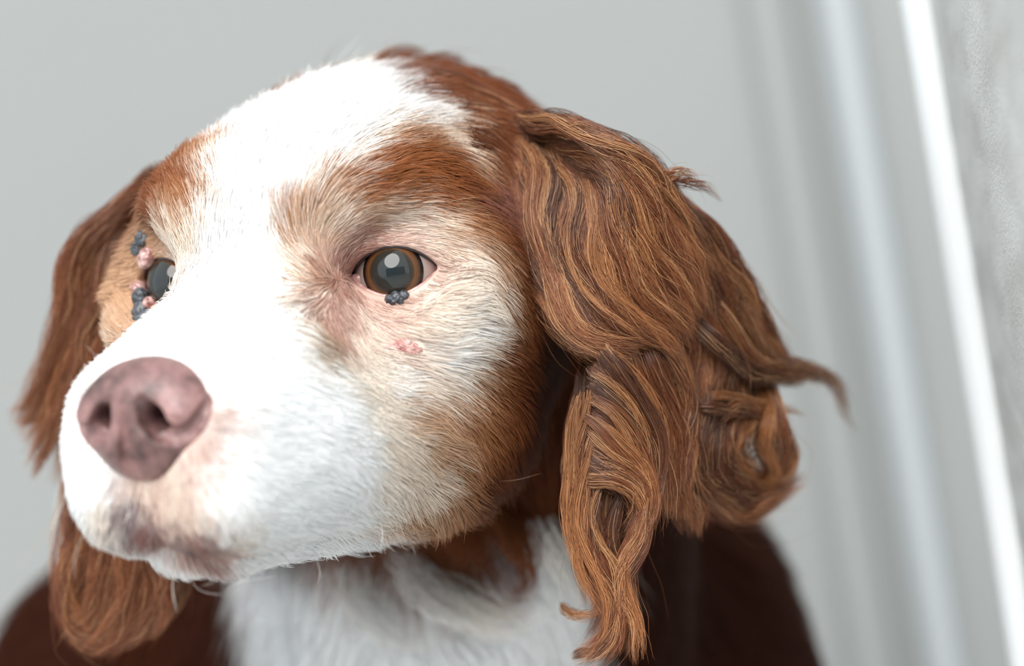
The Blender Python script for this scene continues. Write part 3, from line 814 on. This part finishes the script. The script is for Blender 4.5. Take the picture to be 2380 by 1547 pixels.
MIDL = guides("""
1480,520 1530,640 1560,750 1590,850 1570,950 1540,1040
1520,480 1580,600 1620,720 1650,830 1640,930 1610,1010
1550,470 1620,570 1670,690 1710,800 1730,880 1740,960
1560,450 1650,540 1710,640 1750,740 1780,830 1800,900
1600,520 1670,620 1735,710 1780,790 1825,850 1880,865""", lambda x, y, t: dn_(x, y, t) + 6)
FRONT = guides("""
1390,790 1372,880 1355,960 1345,1040 1340,1120 1345,1200 1352,1280 1350,1350 1370,1430
1415,790 1400,880 1380,960 1362,1040 1355,1120 1352,1190 1365,1270 1390,1340 1410,1420 1390,1490
1440,790 1425,890 1405,970 1385,1050 1372,1120 1368,1190 1385,1265 1420,1335 1440,1410 1405,1480 1350,1530
1460,800 1450,900 1440,985 1440,1050 1470,1100 1495,1160 1490,1220 1465,1290 1470,1380 1480,1530
1490,810 1490,900 1485,985 1490,1060 1503,1130 1500,1190 1480,1250 1450,1310
1520,820 1530,900 1520,990 1515,1060 1520,1130 1510,1210 1480,1290 1470,1400 1440,1500""", lambda x, y, t: 466 + max(0, (x - 1440) / 10) + 8 * max(0, .15 - t) / .15)
ROLL = guides("""
1400,800 1440,850 1490,920 1525,1010 1530,1110 1505,1195
1380,860 1420,895 1470,955 1508,1030 1518,1115 1500,1195
1365,930 1410,960 1460,1015 1500,1082 1510,1160 1490,1230
1352,990 1395,1018 1445,1062 1490,1112 1505,1180 1480,1250
1343,1050 1382,1072 1432,1095 1480,1130 1500,1190 1470,1260
1338,1100 1370,1112 1420,1105 1470,1130 1498,1190 1480,1245""", lambda x, y, t: 461 + ((x - 1425) / 60) ** 2 * 2.2)
EDGE = guides("""
1362,900 1346,1000 1338,1100 1342,1200 1352,1280 1362,1350 1400,1420
1385,1000 1360,1090 1352,1180 1365,1255 1395,1330 1425,1400 1420,1470
1400,1110 1383,1180 1392,1260 1428,1322 1450,1390 1430,1465 1380,1525 1330,1540
1495,1200 1475,1265 1448,1310 1442,1380 1465,1460 1482,1540
1500,1150 1490,1240 1455,1300 1440,1360 1425,1440 1390,1500""", lambda x, y, t: 463)
BACK = guides("""
1540,820 1570,900 1560,980 1545,1060 1560,1130 1590,1200 1600,1250
1580,830 1610,920 1600,1000 1580,1080 1600,1140 1630,1180 1620,1240
1620,840 1620,950 1600,1040 1620,1110 1680,1165 1760,1190 1830,1140 1890,1108
1670,850 1680,950 1650,1030 1660,1100 1720,1150 1790,1150 1835,1080
1720,850 1740,930 1700,1000 1690,1060 1730,1110 1790,1110 1830,1050
1760,850 1790,920 1830,990 1840,1060 1805,1110 1740,1130""", lambda x, y, t: dn_(min(x, 1780), y, t) + 4)
FLICK = guides("""
1640,600 1720,720 1770,800 1820,852 1880,858 1930,885 1960,940 1990,1010
1600,620 1690,760 1760,840 1830,868 1890,862 1935,895
1580,700 1660,800 1740,860 1820,885 1880,880
1590,930 1660,925 1740,928 1800,950 1850,952 1880,960
1580,960 1650,950 1730,955 1800,985 1840,1000
1490,400 1540,425 1575,402 1610,405 1628,435
1470,370 1530,400 1580,420 1640,440 1680,470
1290,315 1325,288 1360,288 1400,303
1310,330 1350,305 1400,318 1440,345
1300,1405 1350,1430 1395,1425 1430,1395
1330,1530 1390,1500 1430,1440 1440,1370
1400,1115 1440,1105 1480,1135 1500,1190 1485,1245
1395,1140 1440,1125 1470,1160 1460,1220 1430,1260
1610,1010 1690,960 1740,950 1830,985""", dn_)
CROWN = guides("""
1000,165,498 1090,205,500 1180,245,502 1280,290,508 1370,335,512
1030,205,494 1110,245,495 1190,285,496 1260,330,494 1330,400,484
1060,250,486 1130,285,490 1190,325,492 1240,390,484 1270,470,472
1085,300,477 1140,340,481 1185,390,482 1215,460,477 1235,540,470
1105,360,471 1145,410,475 1180,470,476 1205,540,472 1225,620,469""", dn_)
lk = Locks()
er = np.random.default_rng(21)
def fill(locks, tier, n, radius, strands, r, back=0.0, **kw):
    for _ in range(n):
        x = r.random() * (len(tier) - 1); i = int(x)
        G = blend(tier[i], tier[i + 1], x - i)
        G = G + np.array([0, 1, 0]) * (back + r.uniform(-2, 3)) + r.normal(size=3) * .8
        locks.add(G, radius * r.uniform(.7, 1.3), strands, EARC[r.integers(6)], r, **kw)
fill(lk, TOP, 120, 2.3, 75, er, wave=1.6, frizz=1.5, spread=.2)
JOIN = guides("""
1420,770 1450,840 1500,920 1535,1010 1545,1110 1530,1200
1470,770 1515,850 1555,930 1570,1020 1565,1120 1580,1200
1530,770 1575,850 1600,930 1600,1030 1585,1130 1600,1220""", lambda x, y, t: 468 + max(0, x - 1480) * .08 + 6 * max(0, .2 - t) / .2)
fill(lk, JOIN, 40, 2.6, 80, er, wave=1.2, frizz=1.4, spread=.4)
fill(lk, TOP, 45, 3.4, 80, er, back=6.0)
fill(lk, MIDL, 60, 2.8, 90, er, back=2.0, wave=1.5, frizz=1.6)
fill(lk, MIDL, 25, 4.5, 80, er, back=8.0)
fill(lk, ROLL, 90, 2.0, 75, er, wave=.7, frizz=.8, ends=(.8, 1.0), spread=.5)
fill(lk, EDGE, 60, 1.8, 70, er, wave=1.0, frizz=1.2)
fill(lk, FRONT, 34, 3.0, 80, er, back=13.0)
fill(lk, BACK, 70, 2.6, 90, er, spread=.4, wave=1.4, frizz=1.8)
fill(lk, BACK, 25, 4.4, 80, er, back=7.0, spread=.5)
for G in TOP + ROLL + EDGE: lk.add(G - np.array([0, 2.5, 0]), 1.3, 40, EARC[3], er, light=.4, wave=1.5)
for k, G in enumerate(FLICK): lk.add(G, 1.6 if k > 2 else 3.0, 45 if k > 2 else 120, EARC[k % 6], er, spread=.2, light=.25, frizz=1.5)
for G in CROWN: lk.add(G, 3.4, 110, BROWN, er, spread=.9, light=.06, wave=.6)
for _ in range(40):
    x = er.random() * (len(CROWN) - 1); i = int(x)
    lk.add(blend(CROWN[i], CROWN[i + 1], x - i) + er.normal(size=3) * .8, 2.6, 70, BROWN * er.uniform(.85, 1.2), er, spread=.7, light=.08, wave=1.0)
lk.build('ear_hair', m_long, near_ear)

# far ear -------------------------------------------------------------
far_rows = [[(x, y, d + 12) for x, y, d in row] for row in [
    [(480, 470, 520), (455, 455, 518), (430, 450, 517), (405, 460, 520)],
    [(350, 470, 528), (325, 480, 520), (300, 495, 515), (285, 510, 518)],
    [(330, 560, 518), (270, 560, 508), (215, 570, 510), (185, 590, 520)],
    [(330, 720, 515), (260, 720, 505), (190, 720, 508), (150, 730, 520)],
    [(320, 880, 515), (250, 880, 506), (180, 890, 510), (140, 900, 520)],
    [(300, 1050, 518), (240, 1050, 510), (190, 1060, 512), (160, 1060, 520)]]]
far_ear = patch('ear', far_rows, 4.0, m_earskin, dog, nu=20, nv=30)
fd = lambda x, y, t: 508 + (x - 240) ** 2 / 2500 + max(0, x - 300) * .12
FAR = guides("""
468,470,521 430,430,519 385,405 325,450 235,515 170,590 150,690 130,785 88,885 28,985
468,475,521 430,440,519 385,415 335,465 255,545 200,640 180,745 140,850 92,950 40,1015
468,485,521 430,450,519 385,430 340,490 275,575 230,700 200,800 172,900 125,1000 82,1085
468,490,521 430,445,519 380,410 340,500 290,630 262,760 225,860 192,960 165,1060 140,1160
468,540,521 430,495,519 380,470 345,580 310,720 285,830 240,930 205,1040 185,1140 175,1250
468,645,521 430,600,519 370,600 350,720 330,830 300,930 260,1040 225,1150 200,1270""", fd)
FARLOW = guides("""
210,1040 175,1170 150,1280 112,1355 92,1368
230,1100 190,1230 165,1340 160,1430 205,1495 275,1515
280,1120 240,1260 205,1370 180,1430 128,1492
330,1150 320,1290 320,1390 285,1465 225,1530
380,1200 385,1310 375,1390 335,1455 270,1515
400,1250 395,1340 385,1400 350,1460""", lambda x, y, t: 505)
lk = Locks(12)
fill(lk, FAR, 95, 2.6, 70, er, wave=1.6, frizz=1.8, spread=.6, ends=(.6, 1.0))
fill(lk, FAR[3:], 45, 2.4, 60, er, wave=1.6, frizz=1.8, spread=.7, ends=(.85, 1.0))
fill(lk, FAR, 30, 5.0, 80, er, back=7)
fill(lk, FARLOW, 60, 2.6, 70, er, spread=.6, wave=1.6, frizz=1.8, ends=(.6, 1.0))
fill(lk, FARLOW, 20, 5, 80, er, back=7)
for G in guides("20,965 60,930 110,890 170,850\n60,1090 85,1030 120,960 150,900\n130,1000 100,1050 75,1120\n110,900 125,960 118,1010\n150,860 130,920 90,960 30,985", fd):
    lk.add(G[::-1] if G[0][0] < G[-1][0] else G, 1.6, 50, EARC[1], er, spread=.3)
lk.build('ear_hair', m_long, far_ear)

# --- trunk hair
def trunk_weight(c):
    cc = head2cam(c)
    w = np.where(head_sdf(c.astype(np.float32)) > 4, 1.0, 0.0) * np.where(cc[:, 2] < -210, 0.12, 1.0) * np.where(cc[:, 1] > 720, .1, 1.0)
    return w
def trunk_coat(n, r):
    p, nr = surface_sample(HV, HFc, n, trunk_weight, r, HN_)
    down = cam2head(np.array([.16, 0.25, -.95])) - cam2head(np.zeros(3))
    t = down[None] + r.normal(size=(n, 3)) * .15 + np.stack([noise3(p, 40, k) for k in (31, 32, 33)], 1) * .55
    t -= nr * (t * nr).sum(1)[:, None]; t /= np.linalg.norm(t, axis=1, keepdims=True)
    L = r.uniform(14, 30, n)
    pts = grow(p, nr, t, L, .5 + .1 * r.normal(size=n), np.zeros(n) - .1, 7)
    k = np.linspace(0, 1, 7)[None, :, None]
    sd = np.cross(nr, t)[:, None]
    pts += sd * (np.sin(k * 6 + noise3(p, 25, 41)[:, None, None] * 6) * 1.6 * k)
    inv = clump(pts, p, 6.0, .6, r)
    col = coat_colour(p + r.normal(size=p.shape) * 2)
    col *= (1 + .14 * r.normal(size=n))[:, None].clip(.5, 1.4)
    rad = np.full((n, 7), .11) * np.array([1, 1, 1, .9, .75, .5, .2])
    return pts, rad, np.clip(col, 0, .95), nr
pts, rad, cols, nr = trunk_coat(60000, rng)
curves_obj('trunk_hair', head2world(pts), rad * .001, cols, dirw(nr), m_coat, dog)

# --- lids, warts, scab, whiskers
def tube(name, P, radii, material, parent, n=10):
    P = np.asarray(P, float); T = np.gradient(P, axis=0); T /= np.linalg.norm(T, axis=1, keepdims=True)
    ref = np.array([0.3, 0.2, .93]); S = np.cross(T, ref); S /= np.linalg.norm(S, axis=1, keepdims=True); D = np.cross(T, S)
    a = np.linspace(0, 2 * math.pi, n, endpoint=False)
    V = (P[:, None] + (S[:, None] * np.cos(a)[None, :, None] + D[:, None] * np.sin(a)[None, :, None]) * np.asarray(radii)[:, None, None]).reshape(-1, 3)
    f = [(i * n + k, i * n + (k + 1) % n, (i + 1) * n + (k + 1) % n, (i + 1) * n + k) for i in range(len(P) - 1) for k in range(n)]
    f += [tuple(range(n))[::-1], tuple(range((len(P) - 1) * n, len(P) * n))]
    return mesh_obj(name, head2world(V), f, material, parent)
def skin(name, c1, c2, scale=300, rough=.35, coat=0.0):
    m, nn, ll, bs = mat(name)
    tc = nn.new('ShaderNodeTexCoord')
    nz = nn.new('ShaderNodeTexNoise'); nz.inputs['Scale'].default_value = scale; nz.inputs['Detail'].default_value = 4
    ll.new(tc.outputs['Object'], nz.inputs['Vector'])
    rp = nn.new('ShaderNodeValToRGB'); rp.color_ramp.elements[0].color = (*hexlin(c1), 1); rp.color_ramp.elements[1].color = (*hexlin(c2), 1)
    rp.color_ramp.elements[0].position = .38; rp.color_ramp.elements[1].position = .62
    ll.new(nz.outputs['Fac'], rp.inputs['Fac']); ll.new(rp.outputs[0], bs.inputs['Base Color'])
    bs.inputs['Roughness'].default_value = rough; bs.inputs['Coat Weight'].default_value = coat; bs.inputs['Coat Roughness'].default_value = .1
    return m
m_rim_dark = skin('dark_lid_rim', '1c1012', '2e1c1c', 400, .3, .3)
m_rim_pink = skin('pink_lid_rim', '9a6a62', 'c39a90', 500, .3, .4)
m_wart_dark = skin('dark_wart', '26282c', '4c5056', 700, .45, .2)
m_wart_pink = skin('pink_wart', '8a5a52', 'c9a59d', 500, .3, .5)
m_scab = skin('pink_scab', 'a06a66', 'cda69f', 600, .85)
m_scab.node_tree.nodes['Principled BSDF'].inputs['Specular IOR Level'].default_value = .1
for side, (c, g, x, y) in EYES.items():
    for up, m_, r_ in ((1, m_rim_dark, .62), (-1, m_rim_pink, .6)):
        t = np.linspace(-.965, .965, 40)
        yy = (6.1 * (1 - t * t) ** .72 - .25) if up > 0 else (-6.0 * (1 - t * t) ** .85 + .2)
        xx = t * 10.5
        z = np.sqrt((EYE_R + .55) ** 2 - xx ** 2 - yy ** 2)
        tube('eyelid_rim', c + xx[:, None] * x + yy[:, None] * y + z[:, None] * g, np.interp(np.abs(t), [0, .8, 1], [r_, r_ * .9, r_ * .4]), m_, dog)
    q = c - 8.9 * x - .9 * y; q = q + g * math.sqrt(EYE_R ** 2 - 8.9 ** 2 - .9 ** 2)
    bm = bmesh.new(); bmesh.ops.create_icosphere(bm, subdivisions=3, radius=1.0)
    v = np.array([k.co for k in bm.verts]); f = [[k.index for k in ff.verts] for ff in bm.faces]
    v = q + v[:, :1] * x * 2.2 + v[:, 1:2] * y * 1.5 + v[:, 2:] * g * .7
    mesh_obj('tear_corner', head2world(v), f, m_rim_pink, dog)

def surface_at(px, py, d0=440.0):
    """first point of the dog's skin along the line of sight to (px, py): used once to set small growths down on the skin"""
    d = np.array([(px - CX_) / FPX_, 1.0, (CY_ - py) / FPX_]); d /= np.linalg.norm(d); t = d0
    for _ in range(60):
        p = cam2head(d * t)[None].astype(np.float32)
        t += float(np.clip(dog_sdf(p)[0] * .6, -3, 6))
    return cam2head(d * t)
def blob(name, p, r3, material, seed, parent=dog, rough=.11):
    n = dog_grad(np.array([p], np.float32))[0].astype(float)
    bm = bmesh.new(); bmesh.ops.create_icosphere(bm, subdivisions=4, radius=1.0)
    v = np.array([k.co for k in bm.verts]); f = [[k.index for k in ff.verts] for ff in bm.faces]
    v = v * (1 + rough * noise3(v, .9, seed) + rough * .4 * noise3(v, .4, seed + 50))[:, None]
    a = np.cross(n, [0, 0, 1.0]); a /= np.linalg.norm(a); b = np.cross(a, n)
    return mesh_obj(name, head2world(p + v[:, :1] * a * r3[0] + v[:, 1:2] * b * r3[1] + v[:, 2:] * n * r3[2]), f, material, parent)
for k, (px, py, r_, dark) in enumerate([(333, 556, 2.2, 1), (320, 578, 1.9, 1), (325, 566, 1.6, 1), (343, 598, 2.6, 0), (352, 622, 2.9, 0), (335, 610, 1.8, 0), (322, 668, 1.9, 0), (326, 690, 2.3, 1), (330, 722, 2.6, 1), (342, 735, 2.0, 1), (346, 704, 1.7, 0), (325, 740, 1.8, 1),
                                        (905, 694, 1.1, 1), (921, 690, 1.5, 1), (938, 686, 1.3, 1), (914, 700, 1.0, 1), (930, 698, 1.0, 1)]):
    p = surface_at(px, py)
    blob('wart', p, (r_, r_, r_ * .9), m_wart_dark if dark else m_wart_pink, 60 + k)
for k, (px, py, a, b) in enumerate([(916, 806, 2.0, 1.2), (935, 800, 2.2, 1.4), (950, 808, 2.2, 1.4), (964, 812, 1.6, 1.0)]):
    blob('scab', surface_at(px, py), (a, b, .8), m_scab, 90 + k, rough=.25)

wl = Locks(12)
wr = np.random.default_rng(5)
for ln in [q for q in """405,1325,425 400,1370,418 411,1424,412|440,1335,428 470,1372,420 545,1384,415|200,1225,418 176,1290,412 172,1345,408
165,1130,418 140,1180,416 118,1235,412|155,1090,418 132,1140,416 122,1195,414|240,845,425 210,812,424 195,800,423|200,880,420 180,878,420 160,890,420|1055,1150,468 1082,1200,462 1078,1262,458
1080,1112,475 1180,1118,470 1260,1100,468|1255,640,475 1268,725,465 1305,785,458 1370,830,455|640,1340,428 560,1352,420 520,1375,415|520,1340,425 500,1350,420 465,1365,415|
735,1290,435 745,1330,430 738,1360,426|880,1200,445 888,1240,440 884,1275,436|1160,400,478 1150,470,470 1160,560,468|690,1000,428 740,990,420 800,1010,416""".replace('\n', '|').split('|') if q.strip()]:
    G = np.array([at(*[float(k) for k in q.split(',')]) for q in ln.split()])
    wl.add(G, .2, 1, hexlin('efe6dc' if G[0][0] < -25 else '8a6a55'), wr, wave=.1, frizz=0, rad=.03, ends=(.99, 1), starts=0.001, light=0)
wl.build('whiskers', m_long, dog)

# --- tufts on the nape and a brown swirl in the white bib
tl = Locks(10)
tr_ = np.random.default_rng(9)
NAPE = [("780,205,528 815,180,536 850,158,542 890,140,548", 'e9dfd4'), ("860,205,526 900,165,534 950,138,542 1000,135,550", '733f24'), ("920,205,522 970,160,530 1030,150,540 1085,175,548", '6b3a20'),
        ("980,200,518 1040,170,526 1100,185,536 1160,225,544", '733f24'), ("820,200,530 850,170,538 880,150,545 915,140,550", 'd9c3ae'), ("720,215,520 760,198,528 800,185,536 830,180,540", '5f3820'),
        ("1060,200,512 1120,205,522 1180,235,532 1240,270,540", '6b3a20')]
for ln, h in NAPE:
    G = np.array([at(*[float(k) for k in q.split(',')]) for q in ln.split()])
    for _ in range(3): tl.add(G + tr_.normal(size=3) * 2.0, 4.0, 110, hexlin(h), tr_, spread=.9, ends=(.5, 1.0), light=.05)
BIB = [("1110,1170,528 1165,1235,526 1215,1300,526 1222,1370,528 1185,1410,530 1140,1415,532", '6b3a20'), ("1130,1180,528 1190,1250,526 1235,1320,526 1228,1390,528", '7a4728'), ("1060,1190,528 1090,1250,526 1095,1310,526 1080,1345,527", '7a4728'),
       ("1250,1200,528 1290,1290,526 1310,1380,526 1290,1450,528", 'e8e2da'), ("900,1290,535 960,1370,532 1060,1440,530 1180,1470,528", 'e8e2da'), ("800,1310,538 840,1400,535 930,1480,532 1060,1520,530", 'e8e2da'), ("1000,1330,532 1080,1400,530 1180,1420,528 1270,1390,526", 'ddd4c8'),
       ("940,1330,534 985,1370,533 1010,1385,532", '8a6248')]
for ln, h in BIB:
    G = np.array([at(*[float(k) for k in q.split(',')]) for q in ln.split()])
    for _ in range(2): tl.add(G + tr_.normal(size=3) * 2.0 + np.array([0, 3.0, 0]), 6.0 if h[0] in 'de' else 3.5, 60, hexlin(h), tr_, spread=1.1, light=.0, ends=(.4, 1.0), starts=.4, wave=2, frizz=2)
tl.build('loose_tufts', m_coat, dog)

nose['label'] = 'mottled pinkish brown nose with dark nostrils'
near_ear['label'] = 'long wavy brown ear with a rolled front lock'
far_ear['label'] = 'long brown ear hanging behind the muzzle'
